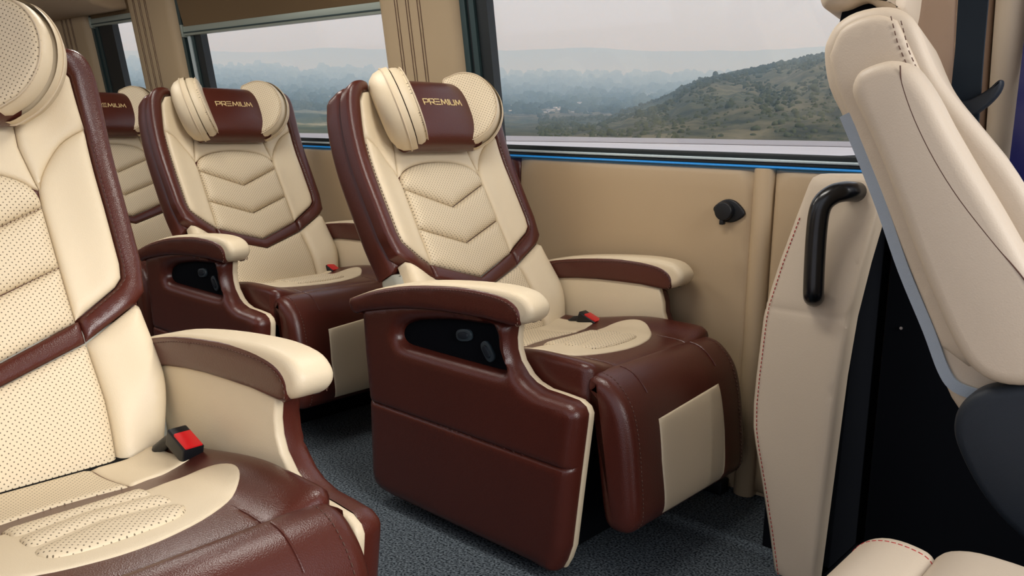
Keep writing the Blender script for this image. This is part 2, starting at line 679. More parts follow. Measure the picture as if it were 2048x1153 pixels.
_rt = random.Random(3)
sp = []
while len(sp) < 6000:
    ph, d = _rt.uniform(14, 40), 124+306*_rt.random()**.8
    if noise.noise(Vector((ph*.45, d*.018, 11)))+_rt.uniform(-.35, .35) < -.02:
        continue
    sp.append((-math.sin(R(ph))*d, math.cos(R(ph))*d, terrain_z(ph, d)-.2, _rt.uniform(.26, .74)*(d/300)**.5*(1.6 if _rt.random() < .08 else 1)))
tag(blobs('hill_shrubs', sp, mat_tree('olive_shrub_leaves', (.028, .036, .016), (.10, .10, .045), .05), 1),
    'olive shrubs and bushes covering the near hillside', 'shrubs', kind='stuff')
sp = []
while len(sp) < 6500:
    ph, d = _rt.uniform(28, 76), math.exp(_rt.uniform(math.log(480), math.log(3100)))
    if noise.noise(Vector((ph*.5, math.log(d)*6, 21)))+_rt.uniform(-.3, .3) < -.08:
        continue
    z = terrain_z(ph, d)
    sp.append((-math.sin(R(ph))*d, math.cos(R(ph))*d, z-1, _rt.uniform(.0028, .0062)*d))
tag(blobs('valley_trees', sp, mat_tree('dark_forest_leaves', (.018, .030, .020), (.07, .085, .05), .02), 2),
    'dark forest trees spread over the hazy valley', 'trees', kind='stuff')
_hv, _hf = [], []
for _ in range(150):
    ph, d = _rt.gauss(40, 6), math.exp(_rt.uniform(math.log(500), math.log(1300)))
    z = terrain_z(ph, d)
    w, l, h, a = d*_rt.uniform(.001, .003), d*_rt.uniform(.0012, .005), d*_rt.uniform(.0008, .0018), _rt.uniform(0, 3)
    k = len(_hv)
    for sx, sy, sz in [(x, y, q) for x in (-1, 1) for y in (-1, 1) for q in (-.5, 1)]:
        _hv.append((-math.sin(R(ph))*d+sx*w*math.cos(a)-sy*l*math.sin(a), math.cos(R(ph))*d+sx*w*math.sin(a)+sy*l*math.cos(a), z+h*sz))
    _hf += [tuple(k+i for i in f) for f in [(0, 1, 3, 2), (4, 6, 7, 5), (0, 4, 5, 1), (2, 3, 7, 6), (0, 2, 6, 4), (1, 5, 7, 3)]]
tag(obj('distant_houses', _hv, _hf, plain('pale_house_walls', (.62, .58, .55), .9), None, None, 30),
    'tiny pale houses scattered on the valley floor', 'houses', kind='stuff')

hz = bpy.data.materials.new('thin_haze')
hz.use_nodes = True
hz.node_tree.nodes.clear()
_o = hz.node_tree.nodes.new('ShaderNodeOutputMaterial')
_v = hz.node_tree.nodes.new('ShaderNodeVolumeScatter')
_v.inputs['Color'].default_value = (.48, .74, 1.0, 1)
_v.inputs['Density'].default_value = 1/900
_v.inputs['Anisotropy'].default_value = 0.0
hz.node_tree.links.new(_v.outputs[0], _o.inputs['Volume'])
haze = box('haze', (-9000, 60, -40), (4500, 9000, 300), hz)
tag(haze, 'bluish haze filling the air over the valley', 'haze', kind='stuff')

# ------------------------------------------------------------------ van shell
def yl(z):                                   # window wall leans inwards above the sill
    return 2.28-.16*max(0, z-1.0)

floor = box('floor', (-6.6, .02, -.06), (-.72, 2.34, 0), M['floor'])
tag(floor, 'charcoal carpeted cabin floor', 'floor', kind='structure')
step = box('floor_entry', (-.72, -.9, -.30), (1.2, 2.34, -.24), M['blacksoft'])
tag(step, 'black entrance step floor beside the partition', 'floor', kind='structure')
riser = box('trim_1', (-.74, .02, -.26), (-.715, 2.34, .0), M['blacksoft'])
tag(riser, 'black riser of the entrance step', 'trim', kind='structure')

wr = box('wall_right', (-6.6, 2.31, -.02), (1.2, 2.36, .99), M['walltan'])
tag(wr, 'tan vinyl side wall under the windows', 'wall', kind='structure')
def wall_pad(name, x0, x1, mat, puff=.012, r=.02, z0=.02, z1=.968, y=2.288, creases=()):
    return pad(name, [(x0, z0), (x1, z0), (x1, z1), (x0, z1)], lambda a, b, h: (a, y-h, b), mat, wr, puff, r, .06, creases, .02)
wall_pad('wall_panel', -5.0, -3.62, M['walltan'])
wall_pad('wall_panel', -3.61, -3.54, M['brown'], .006)
wall_pad('wall_panel', -3.53, -2.075, M['walltan'])
wall_pad('wall_panel', -2.07, -1.997, M['brown'], .006)
wall_pad('wall_panel', -1.993, -1.112, M['walltan'], .014, .03)
wall_pad('wall_panel', -1.055, -.74, M['walltan'], .014, .03)
roll = [(-1.118+.03*(1-math.cos(t)), 2.285-.022*math.sin(t)) for t in np.linspace(0, math.pi, 9)]
rex('wall_roll', roll+[(-1.058, 2.31), (-1.118, 2.31)], .0, .972, .004, lambda a, b, t: (a, b, t), M['walltan'], wr, 2)
bb = box('baseboard_right', (-2.4, 2.225, 0), (-1.13, 2.275, .045), M['black'], None, .006)
tag(bb, 'black scuff strip along the foot of the wall', 'baseboard', kind='structure')

# --- sill stack: led strip, frame, rail, gasket
def strip(name, x0, x1, za, zb, depth, mat, parent, y=None):
    ya = yl((za+zb)/2) if y is None else y
    return box(name, (x0, ya-depth, za), (x1, ya+.03, zb), mat, parent, .0025)
w1 = empty('window_1', (0, 0, 0)); tag(w1, 'wide front side window with dark frame and silver rail', 'window', kind='structure')
w2 = empty('window_2', (0, 0, 0)); tag(w2, 'middle side window below a half drawn blind', 'window', kind='structure')
w3 = empty('window_3', (0, 0, 0)); tag(w3, 'rear side window with wide black edge', 'window', kind='structure')
def sill(par, x0, x1):
    strip('led_strip', x0, x1, .9735, .979, .012, M['led'], par)
    strip('frame_sill', x0, x1, .980, .990, .010, M['gasket'], par)
    strip('rail', x0, x1, .990, .998, .016, M['rail'], par)
    strip('gasket', x0, x1, .998, 1.013, .004, M['gasket'], par)
sill(w1, -2.18, -.66)
sill(w2, -4.10, -2.45)
sill(w3, -5.12, -4.30)
def pane(par, x0, x1, z0, z1, off=.03):
    t = .005
    f = lambda x, z, o: (x, yl(z)+off+o, z)
    v = [f(x0, z0, 0), f(x1, z0, 0), f(x1, z1, 0), f(x0, z1, 0)]
    return obj('glass_pane', v, [(0, 1, 2, 3)], M['glass'], par, None, 0)
pane(w1, -2.12, -.66, 1.005, 1.82)
pane(w2, -4.02, -2.5, 1.005, 1.80)
pane(w3, -4.95, -4.3, 1.005, 1.80)
def vstrip(name, par, x0, x1, z0, z1, depth, mat, back=.035):
    pr = [(x0, -depth), (x1, -depth), (x1, back), (x0, back)]
    return rex(name, pr, z0, z1, .002, lambda a, b, t: (a, yl(t)+b, t), mat, par, 1)
# front window left frame
vstrip('frame_post', w1, -2.205, -2.180, 1.0, 1.82, .012, M['frame'])
vstrip('frame_post', w1, -2.178, -2.165, 1.0, 1.82, .004, M['gasket'])
vstrip('frame_post', w1, -2.163, -2.140, 1.0, 1.82, .010, M['frame'])
vstrip('gasket_post', w1, -2.138, -2.088, 1.0, 1.82, .0, M['gasket'])
# front window right corner
pad('gasket_corner', [(-.60, 1.0), (-.60, 1.82), (-.66, 1.82), (-.70, 1.2), (-.72, 1.12), (-.76, 1.05), (-.82, 1.018), (-.90, 1.012), (-.90, .998)],
    lambda a, b, h: (a, yl(b)+.02-h, b), M['gasket'], w1, .006, .01, .03)
# second window left frame
vstrip('frame_post', w2, -4.140, -4.110, 1.0, 1.82, .012, M['frame'])
vstrip('frame_post', w2, -4.108, -4.090, 1.0, 1.82, .000, M['gasket'])
vstrip('frame_post', w2, -4.088, -4.060, 1.0, 1.82, .008, M['rail'])
vstrip('frame_post', w2, -4.058, -4.035, 1.0, 1.82, .004, M['frame'])
vstrip('gasket_post', w2, -4.033, -3.975, 1.0, 1.82, .0, M['gasket'])
# third window left frame
vstrip('frame_post', w3, -5.12, -5.09, 1.0, 1.82, .012, M['frame'])
vstrip('frame_post', w3, -5.085, -5.05, 1.0, 1.82, .004, M['frame'])
vstrip('gasket_post', w3, -5.048, -4.88, 1.0, 1.82, .0, M['gasket'])

# --- pillars with pleated stitching
def pillar(name, x0, x1, lines, z0=.985, z1=1.84, puff=.05, r=.05, mat=None):
    cr = [([(x, z0), (x, z1)], .004, .004) for x in lines]
    o = pad(name, [(x0, z0), (x1, z0), (x1, z1), (x0, z1)], lambda a, b, h: (a, yl(b)+.01-h, b), mat or M['pillar'], None, puff, r, .035, cr, .03)
    return o
p1 = pillar('pillar_rear', -4.60, -4.13, (-4.50, -4.44, -4.38))
tag(p1, 'tan padded pillar between the rear and middle windows', 'pillar', kind='structure')
p2 = pillar('pillar_middle', -2.62, -2.20, (-2.50, -2.44, -2.38))
tag(p2, 'tan padded pillar behind the main seat headrest', 'pillar', kind='structure')
p0 = pillar('pillar_tail', -5.95, -5.11, (-5.42, -5.36, -5.30))
tag(p0, 'tan padded pillar at the tail of the cabin', 'pillar', kind='structure')
for o, xs in ((p1, (-4.50, -4.44, -4.38)), (p2, (-2.50, -2.44, -2.38)), (p0, (-5.42, -5.36, -5.30))):
    for x in xs:
        for dx in (-.007, .007):
            tube('seam', [(x+dx, yl(z)-.0403, z) for z in np.linspace(1.0, 1.82, 12)], .0015, M['seam'], o, 6)

# --- blinds
def blind(name, x0, x1, zb, label):
    t = empty(name, ((x0+x1)/2, yl(zb), zb))
    tag(t, label, 'blind', 'roller blinds')
    X0, X1 = -(x1-x0)/2, (x1-x0)/2
    rex('bottom_bar', [(X0, 0), (X1, 0), (X1, .042), (X0, .042)], -.022, .0, .003, lambda a, b, q: (a, q-.16*b, b), M['bar'], t, 2)
    rex('bar_lip', [(X0, .010), (X1, .010), (X1, .016), (X0, .016)], -.026, -.02, .001, lambda a, b, q: (a, q-.16*b, b), M['frame'], t, 1)
    rex('end_cap', [(X0-.012, -.006), (X0+.004, -.006), (X0+.004, .05), (X0-.012, .05)], -.03, .004, .003, lambda a, b, q: (a, q-.16*b, b), M['bar'], t, 2)
    n = 12
    V, Fc = [], []
    for i in range(n+1):
        b = .038+(1.84-zb-.038)*i/n
        bul = -.016-.012*math.sin(math.pi*i/n)
        for q in (0, .003):
            for x in (X0+.004, X1):
                V.append((x, bul-.16*b+q, b))
    for i in range(n):
        k = i*4
        Fc += [(k, k+1, k+5, k+4), (k+2, k+6, k+7, k+3), (k, k+4, k+6, k+2), (k+1, k+3, k+7, k+5)]
    obj('fabric', V, Fc, M['blind'], t)
    return t
blind('roller_blind', -4.09, -2.55, 1.485, 'brown roller blind half drawn over the middle window')
blind('roller_blind', -5.08, -4.30, 1.585, 'short brown roller blind over the rear window')

# --- ceiling, soffit, rear and left walls
ce = box('ceiling', (-6.6, -.05, 1.86), (-.05, 2.36, 1.92), M['ceil'])
tag(ce, 'beige headliner ceiling', 'ceiling', kind='structure')
so = rex('trim_2', [(2.36, 1.87), (1.80, 1.87), (1.86, 1.74), (1.98, 1.655), (2.08, 1.635), (2.16, 1.645), (2.20, 1.66), (2.36, 1.66)],
         -5.62, -4.62, .02, lambda a, b, t: (t, a, b), M['ceil'], None, 3)
tag(so, 'tan overhead duct above the rear window', 'duct', kind='structure')
so2 = rex('trim_3', [(2.36, 1.87), (1.78, 1.87), (1.84, 1.74), (1.97, 1.645), (2.08, 1.625), (2.16, 1.645), (2.36, 1.65)],
          -6.55, -5.68, .02, lambda a, b, t: (t, a, b), M['ceil'], None, 3)
tag(so2, 'tan overhead duct end at the tail of the cabin', 'duct', kind='structure')
bk = box('wall_back', (-6.62, -.05, -.02), (-6.56, 2.36, 1.9), M['walltan'])
tag(bk, 'tan rear wall of the cabin', 'wall', kind='structure')
wl = box('wall_left', (-6.6, .0, -.02), (-1.0, .055, .97), M['walltan'])
tag(wl, 'tan side wall on the near side of the cabin', 'wall', kind='structure')
for k, (x0, x1) in enumerate(((-6.6, -6.1), (-4.4, -4.1), (-2.75, -2.45), (-1.1, -.98))):
    box('wall_pillar', (x0, .0, .97), (x1, .055, 1.86), M['pillar'], wl)

def added_fill_lamp(x, y, label):  # unseen fill light added under the ceiling to brighten the cabin
    t = empty('added_fill_lamp', (x, y, 1.86))
    tag(t, label, 'lamp', 'added fill lamps')
    box('housing', (-.36, -.13, -.025), (.36, .13, 0), M['bar'], t, .006)
    box('fill_panel', (-.34, -.11, -.032), (.34, .11, -.022), M['white'], t, .004)
    ld = bpy.data.lights.new('fill_light', 'AREA')
    ld.shape = 'RECTANGLE'
    ld.size, ld.size_y = .66, .2
    ld.energy = FILL_W
    ld.color = (1, .96, .90)
    lo = bpy.data.objects.new('fill_light', ld)
    COL.objects.link(lo)
    lo.parent = t
    lo.location = (0, 0, -.036)
added_fill_lamp(-1.25, 1.35, 'added fill light panel nearest the entrance')
added_fill_lamp(-2.5, 1.35, 'added fill light panel above the middle of the aisle')
added_fill_lamp(-3.9, 1.15, 'added fill light panel at the tail of the aisle')

# --- power socket on the wall
sk = empty('power_socket', (-1.182, 2.272, .847))
tag(sk, 'black diamond shaped power socket with round cap on tan wall', 'socket')
dia = spline([(-.050, .002), (-.026, .026), (0, .033), (.026, .024), (.050, -.004), (.028, -.026), (0, -.034), (-.026, -.024)], 4, True)
rex('plate', dia, -.008, .004, .004, lambda a, b, t: (a, t, b), M['black'], sk, 3)
rex('cap', [(.027*math.cos(a)-.008, .027*math.sin(a)-.001) for a in np.linspace(0, 2*math.pi, 28, endpoint=False)], -.028, -.006, .004, lambda a, b, t: (a, t, b), M['black'], sk, 3)
box('cap_tab', (-.018, -.026, -.040), (-.006, -.008, -.026), M['black'], sk, .002)

# ------------------------------------------------------------------ captain seat (built at its own origin, facing +x)
def bend(s):
    return .75*max(0, s-.50)**2
def bsurf(w, s, h):
    b = .026*sstep(.185, .275, abs(w)) * sstep(-.1, .1, s)
    low = .018*math.exp(-((s-.05)/.11)**2)
    return (bend(s)+b+low+h, w, s)

def letters():
    """PREMIUM in thin extended strokes: list of polylines in a 2D box, height 1"""
    G = {'P': (1.25, [[(0, 0), (0, 1), (1.05, 1), (1.15, .9), (1.15, .5), (1.05, .4), (.22, .4)]]),
         'R': (1.25, [[(0, 0), (0, 1), (1.05, 1), (1.15, .9), (1.15, .5), (1.05, .4), (.22, .4)], [(.6, .4), (1.15, 0)]]),
         'E': (1.2, [[(0, 1), (1.1, 1)], [(0, .5), (1.0, .5)], [(0, 0), (1.1, 0)]]),
         'M': (1.6, [[(0, 0), (.22, 1), (.78, .15), (1.34, 1), (1.56, 0)]]),
         'I': (.25, [[(.1, 0), (.1, 1)]]),
         'U': (1.25, [[(0, 1), (0, .12), (.12, 0), (1.03, 0), (1.15, .12), (1.15, 1)]])}
    x, out = 0, []
    for ch in 'PREMIUM':
        w, st = G[ch]
        for s in st:
            out.append([(x+a, b) for a, b in s])
        x += w+.26
    return out, x-.26

def build_seat():
    S = empty('captain_seat')
    cr, br, pf = M['cream'], M['brown'], M['perf']
    # ---------------- backrest (origin at the hinge, x forward, z up the back)
    half = spline([(.16, -.115), (.27, -.105), (.300, .0), (.306, .12), (.310, .24), (.318, .33), (.318, .50), (.318, .66), (.312, .74), (.285, .783), (.13, .795)], 4)
    outline = half+[(-a, b) for a, b in half[::-1]]
    upper = [(a, b) for a, b in half if b >= .235]
    upper = [(.309, .225)]+upper
    up_out = upper+[(-a, b) for a, b in upper[::-1]]
    lower = [(a, b) for a, b in half if b < .235]+[(.307, .222)]
    lo_out = lower+[(-a, b) for a, b in lower[::-1]]
    B = rex('backrest', up_out, -.095, -.004, .024, lambda a, b, t: (bend(b)+t, a, b), br, S, 4, capstep=.05)
    rex('lower_shell', lo_out, -.088, .000, .022, lambda a, b, t: (bend(b)+t+.004, a, b), M['gray'], B, 4, capstep=.05)
    # centre column, three chevron pads
    arch = spline([(.167, .470), (.166, .495), (.150, .522), (.110, .542), (.055, .553), (0, .556)], 4)
    arch = arch+[(-a, b) for a, b in arch[::-1][1:]]
    g = .0012
    pad('chevron_pad', [(0, .403+g), (.167, .472+g)]+arch[1:-1]+[(-.167, .472+g)], bsurf, pf, B, .020, .034, .012)
    pad('chevron_pad', [(0, .282+g), (.169, .344+g), (.167, .472-g), (0, .403-g), (-.167, .472-g), (-.169, .344+g)], bsurf, pf, B, .019, .034, .012)
    pad('chevron_pad', [(0, .166+g), (.171, .228), (.169, .344-g), (0, .282-g), (-.169, .344-g), (-.171, .228)], bsurf, pf, B, .017, .032, .012)
    # cream side pads
    arcR = spline([(.171, .508), (.186, .545), (.225, .598), (.274, .625)], 4)
    sp_ = [(.1725, .232), (.255, .283), (.270, .300), (.275, .330), (.276, .45)]+arcR[::-1]+[(.1685, .475), (.1708, .345)]
    pad('side_pad', sp_, bsurf, cr, B, .013, .022, .013)
    pad('side_pad', mir(sp_), bsurf, cr, B, .013, .022, .013)
    up_ = [(a+.0008, b+.001) for a, b in arcR]+[(.262, .728), (.243, .755), (.213, .764), (.150, .77), (.152, .60)]
    pad('shoulder_pad', up_, bsurf, cr, B, .010, .018, .014)
    pad('shoulder_pad', mir(up_), bsurf, cr, B, .010, .018, .014)
    tp = [(.170, .510), (.150, .60), (.148, .77), (-.148, .77), (-.150, .60), (-.170, .510)]+[(a, b+.002) for a, b in arch[::-1] if b > .51]
    pad('neck_pad', tp, bsurf, cr, B, .008, .018, .014)
    # brown bolsters and V band
    bo = [(.1795, .185), (.288, .245), (.309, .265)]+spline([(.320, .33), (.322, .50), (.320, .66), (.312, .735), (.292, .772), (.255, .785), (.215, .787)], 4)+[(.215, .765), (.245, .757), (.264, .73), (.2755, .62), (.278, .45), (.277, .330), (.272, .299), (.2565, .2815), (.1795, .2335)]
    pad('bolster', bo, bsurf, br, B, .013, .020, .012, (), .03)
    pad('bolster', mir(bo), bsurf, br, B, .013, .020, .012, (), .03)
    bv = [(0, .125), (.1785, .184), (.1785, .2295), (.172, .2285), (0, .1645), (-.172, .2285), (-.1785, .2295), (-.1785, .184)]
    pad('band', bv, bsurf, br, B, .010, .014, .011)
    # lower pads
    lc = [(-.174, -.105), (.174, -.105), (.180, .06), (.1785, .182), (0, .1235), (-.1785, .182), (-.180, .06)]
    pad('lumbar_pad', lc, bsurf, pf, B, .016, .024, .013)
    ls = [(.1755, -.105), (.235, -.105)]+spline([(.268, -.06), (.292, .06), (.295, .15), (.290, .236)], 4)+[(.284, .2405), (.1800, .182), (.1815, .06)]
    pad('hip_pad', ls, bsurf, cr, B, .022, .030, .013, (), .03)
    pad('hip_pad', mir(ls), bsurf, cr, B, .022, .030, .013, (), .03)
    # sewn thread
    def sl(line, h):
        return [bsurf(a, b, h) for a, b in dens(line, .01, False)]
    th = [(.2812, .60), (.2812, .45), (.2802, .327), (.2745, .2955), (.2575, .2775), (.182, .2295)]
    stitches('stitching', [sl(th, .0115), sl([(-a, b) for a, b in th], .0115)], M['seam'], B)
    cv = []
    for e, t in ((.472, .403), (.344, .282)):
        cv.append(sl([(-.160, e-.006), (0, t-.006), (.160, e-.006)], .0155))
    stitches('stitching', cv, M['creamthread'], B, .005, .0035, .0009)
    # ---------------- headrest: brown pillow, embroidered word, two winged ears
    def hp(a, w):                      # cross-section of pillow
        ca, sa = math.cos(a), math.sin(a)
        k = 2/2.6
        sag = .006*(1-(w/.14)**2)
        f = .062+(.058+sag)*math.copysign(abs(ca)**k, ca)
        s = .682+.112*math.copysign(abs(sa)**k, sa)
        return (f, w, s)
    V, Fc = [], []
    ws = np.linspace(-.142, .142, 19)
    na = 44
    for w in ws:
        for k in range(na):
            V.append(hp(2*math.pi*k/na, w))
    for i in range(len(ws)-1):
        for k in range(na):
            j = (k+1) % na
            Fc.append((i*na+k, i*na+j, (i+1)*na+j, (i+1)*na+k))
    Fc += [tuple(range(na))[::-1], tuple((len(ws)-1)*na+k for k in range(na))]
    obj('headrest_pillow', V, Fc, br, B, None, 45)
    # lettering
    st, tot = letters()
    ux = .156/tot
    hh = .0185
    V, Fc = [], []
    def lp(x, y):
        w = -.078+x*ux
        s = .688+y*hh
        sa = (s-.682)/.112
        a = math.asin(math.copysign(abs(sa)**1.3, sa))
        f = hp(a, w)[0]
        return Vector((f+.0016, w, s))
    for line in st:
        for (x0, y0), (x1, y1) in zip(line[:-1], line[1:]):
            d = np.array([(x1-x0)*ux, (y1-y0)*hh])
            L = np.linalg.norm(d)
            d /= L
            nx, ny = -d[1]*.00125, d[0]*.00125
            ex, ey = d[0]*.0011, d[1]*.0011
            n = max(1, int(L/.006))
            for i in range(n):
                q = []
                for t in (i/n, (i+1)/n):
                    o_ = -1 if t == 0 else (1 if t == 1 else 0)
                    for sg in (-1, 1):
                        q.append((x0+(x1-x0)*t+(nx*sg+ex*o_)/ux, y0+(y1-y0)*t+(ny*sg+ey*o_)/hh))
                k = len(V)
                tops = [lp(*p) for p in q]
                V += tops+[p-Vector((.0018, 0, 0)) for p in tops]
                Fc += [(k, k+1, k+3, k+2), (k, k+2, k+6, k+4), (k+1, k+5, k+7, k+3), (k, k+4, k+5, k+1), (k+2, k+3, k+7, k+6)]
    e_ = obj('lettering', V, Fc, M['gold'], B, None, 0)
    e_['label'] = 'gold embroidered word PREMIUM'
    # ears
    ear = spline([(-.012, -.112), (.035, -.118), (.078, -.098), (.112, -.060), (.128, -.010), (.124, .040), (.102, .085), (.062, .113), (.018, .118), (-.014, .104), (-.02, 0)], 5, True)
    ca, sa = math.cos(R(50)), math.sin(R(50))
    for sg in (-1, 1):
        def esurf(off, dirn):
            def f(p, q, h):
                # p outwards/forwards, q up, h along the ear normal (dirn +1 towards the face)
                n = off+dirn*h
                lean = .012*(q/.1)
                fx = .052+p*sa+n*ca*1.0-lean*.5
                wy = .118+p*ca-n*sa
                return (fx+.018, sg*wy, .698+q)
            return f
        f0 = esurf(.010, 1)
        inner = pad('headrest_wing', ear, f0, cr, B, .026, .030, .011, (), .010)
        pad('wing_face', [(a*.92+.004, b*.92) for a, b in ear], f0, pf, inner, .007, .022, .011, (), .006, (), .0215)
        pad('wing_rim', [(a*1.0, b*1.0) for a, b in ear], esurf(-.022, 1), cr, inner, .022, .010, .012, (), .012)
        f1 = esurf(-.020, -1)
        wb = [(a*1.07-.002, b*1.06) for a, b in ear]
        pad('wing_back', wb, f1, cr, inner, .056, .062, .011, (), .016)
        tube('piping', [f1(a*1.005, b*1.005, .003) for a, b in wb+wb[:1]], .0022, M['creamthread'], inner, 6)
        tube('piping', [f0(a*.94+.003, b*.94, .0225) for a, b in ear+ear[:1]], .0018, M['creamthread'], inner, 6)
    # ---------------- side panels with switch pocket
    prof = [(-.398, .575), (-.386, .44), (-.370, .305), (-.364, .09), (-.353, .056), (-.322, .039), (-.27, .034), (.25, .022), (.296, .016), (.316, .023), (.330, .05), (.343, .09), (.362, .275), (.377, .412), (.378, .430), (.370, .445), (.349, .456), (.30, .460), (.255, .462), (.220, .472), (.197, .486), (.170, .516), (.159, .543), (.156, .572), (.162, .612), (-.06, .637), (-.25, .612)]
    pock = spline([(-.240, .516), (-.228, .540), (-.190, .558), (-.141, .571), (-.032, .588), (.06, .594), (.106, .596), (.121, .576), (.126, .545), (.140, .515), (.150, .498), (.136, .489), (.02, .488), (-.15, .490), (-.222, .494)], 3, True)
    for sg in (-1, 1):
        osf = lambda a, b, h, s=sg: (a, s*(.334+h), b)
        pr_ = prof if sg < 0 else [(min(a+.02, .30) if a > .1 and b < .6 else a, b) for a, b in prof]
        P = pad('side_panel', pr_, osf, br, S, .037, .032, .015, [([(-.36, .305), (.40, .297)], .007, .0035)], .015, [pock])
        inn = [(a+(.004 if a > .15 else 0), b) for a, b in pr_]
        rex('inner_trim', inn, .300, .320, .006, lambda a, b, t, s=sg: (a, s*t, b), cr, P, 3)
        pad('pocket_lining', [(-.25, .482), (.162, .482), (.150, .52), (.140, .606), (-.12, .60), (-.25, .54)], osf, M['blacksoft'], P, .003, .01, .04, (), .004)
        for bx, bz, rot in ((-.005, .553, 10), (.078, .526, -52)):
            def bs(a, b, t, s=sg, bx=bx, bz=bz, q=R(rot)):
                return (bx+a*math.cos(q)-b*math.sin(q), s*(.338+t), bz+a*math.sin(q)+b*math.cos(q))
            ov = [(.028*math.copysign(abs(math.cos(t))**.6, math.cos(t)), .016*math.copysign(abs(math.sin(t))**.8, math.sin(t))) for t in np.linspace(0, 2*math.pi, 28, endpoint=False)]
            rex('switch', ov, -.002, .008, .003, bs, M['button'], P, 2)
            rex('switch', [(a*.62, b*.55) for a, b in ov], .006, .012, .003, bs, M['cover'], P, 2)
        # armrest
        topc = [(-.440, .590), (-.33, .630), (-.20, .664), (-.06, .685), (.08, .697), (.16, .698), (.212, .690), (.240, .668), (.241, .644), (.222, .625), (.198, .616)]
        botc = [(.10, .620), (-.06, .615), (-.21, .600), (-.375, .567), (-.392, .557), (-.418, .557), (-.440, .572)]
        ap = spline(topc, 3)+spline(botc, 2)
        A = rex('armrest', ap, .294, .374, .018, lambda a, b, t, s=sg: (a, s*t, b), cr, S, 4)
        bt = [(-.434, .590), (-.318, .630), (-.175, .662), (-.011, .682), (.095, .685), (.158, .680), (.194, .667), (.210, .647), (.208, .625), (.196, .613)]
        bb_ = [(.10, .617), (-.06, .612), (-.21, .596), (-.374, .563), (-.388, .553), (-.414, .553), (-.434, .569)]
        bp = spline(bt, 3)+spline(bb_, 2)
        pad('arm_side_pad', bp, lambda a, b, h, s=sg: (a, s*(.370+h), b), br, A, .009, .014, .018, (), .012)
        pad('arm_side_pad', bp, lambda a, b, h, s=sg: (a, s*(.298-h), b), br, A, .007, .012, .018, (), .012)
        ins = [(a*.985, b-.008) for a, b in bt[1:-1]]+[(.2, .622)]
        stitches('stitching', [[(a, sg*.3795, b) for a, b in dens(spline(ins, 4), .006, False)], [(a, sg*.2905, b) for a, b in dens(spline(ins, 4), .006, False)]], M['seam'], A)
    # ---------------- seat cushion
    def zc(x):
        return .446+.044*sstep(-.14, .20, x)-.9*max(0, x-.28)**2
    def ssurf(x, w, h):
        e = .024*sstep(.17, .27, abs(w))
        return (x, w, zc(x)+e+h)
    xs = .352
    cush = [(-.17, -.286), (xs-.02, -.286), (xs, -.268), (xs, .268), (xs-.02, .286), (-.17, .286)]
    def csurf(x, w, h):
        p = ssurf(x, w, h)
        return p
    sc = [([(.27, .165), (xs, .165)], .002, .003), ([(.27, -.165), (xs, -.165)], .002, .003)]
    Q = pad('seat_cushion', cush, csurf, br, S, .020, .024, .014, sc, .10)
    for w_ in (-.165, .165):
        tube('piping', [ssurf(x_, w_, .0190-(.012*max(0, (x_-.335)/.017))) for x_ in np.linspace(.245, .350, 10)], .0019, br, Q, 6)
    oval = spline([(.068, .112), (.056, .160), (.062, .200), (.088, .226), (.125, .236), (.160, .229), (.195, .206), (.232, .165), (.262, .105), (.278, .04), (.281, 0)], 3)
    oval = oval+[(a, -b) for a, b in oval[::-1][1:]]+[(.055, -.06), (.048, 0), (.055, .06)]
    pad('seat_insert', oval, ssurf, cr, Q, .004, .008, .014, (), .012, (), .0195)
    cen = [(.060, .105), (.060, -.105)]+spline([(.205, -.108), (.228, -.095), (.240, -.06), (.244, 0), (.240, .06), (.228, .095), (.205, .108)], 3)
    chv = [([(.118, -.11), (.095, 0), (.118, .11)], .009, .012), ([(.182, -.11), (.158, 0), (.182, .11)], .009, .012)]
    pad('seat_insert', cen, ssurf, pf, Q, .008, .016, .012, chv, .008, (), .0225)
    rear_c = [(-.16, -.112), (.004, -.112), (-.005, -.06), (-.011, 0), (-.005, .06), (.004, .112), (-.16, .112)]
    pad('seat_rear_pad', rear_c, ssurf, pf, Q, .007, .014, .013, (), .012, (), .0185)
    rs = [(-.16, .1135), (.005, .1135), (-.008, .150), (-.012, .195), (-.008, .232), (-.16, .232)]
    for q in (rs, [(a, -b) for a, b in rs]):
        pad('seat_rear_pad', q, ssurf, cr, Q, .006, .012, .014, (), .012, (), .0185)
    stitches('stitching', [[ssurf(xs-.013, w, .016) for w in np.linspace(-.24, .24, 60)]], M['seam'], Q)
    # ---------------- leg rest
    lp_ = spline([(.345, .507), (.385, .501), (.420, .474), (.445, .438), (.460, .392), (.470, .340), (.479, .270), (.486, .200), (.482, .165), (.462, .140), (.43, .135), (.400, .150), (.385, .20), (.365, .32), (.345, .43), (.335, .49)], 4, True)
    LR = rex('leg_rest', lp_, -.284, .284, .034, lambda a, b, t: (a, t, b), br, S, 5, 45)
    cv = lp_
    fr = [(a, b) for a, b in lp_[13:34]]
    arc = [0]
    for p_, q_ in zip(fr[:-1], fr[1:]):
        arc.append(arc[-1]+math.hypot(q_[0]-p_[0], q_[1]-p_[1]))
    def lsurf(w, s, h):
        s = min(max(s, 0), arc[-1])
        a = np.interp(s, arc, [q[0] for q in fr])
        b = np.interp(s, arc, [q[1] for q in fr])
        return (a+h*.98, w, b+h*.15)
    L = arc[-1]
    pad('leg_rest_panel', [(-.150, .034), (.150, .012), (.154, L*.5), (.146, L), (-.146, L), (-.154, L*.5)], lsurf, cr, LR, .004, .008, .02, (), .006)
    full = lp_[:36]
    stitches('stitching', [[(a+.001, s*.243, b) for a, b in dens(full, .008, False)] for s in (-1, 1)], M['seam'], LR)
    for s in (-1, 1):
        tube('piping', [(a+.0005, s*.165, b+.0005) for a, b in lp_[1:11]], .0022, M['brown'], LR, 6)
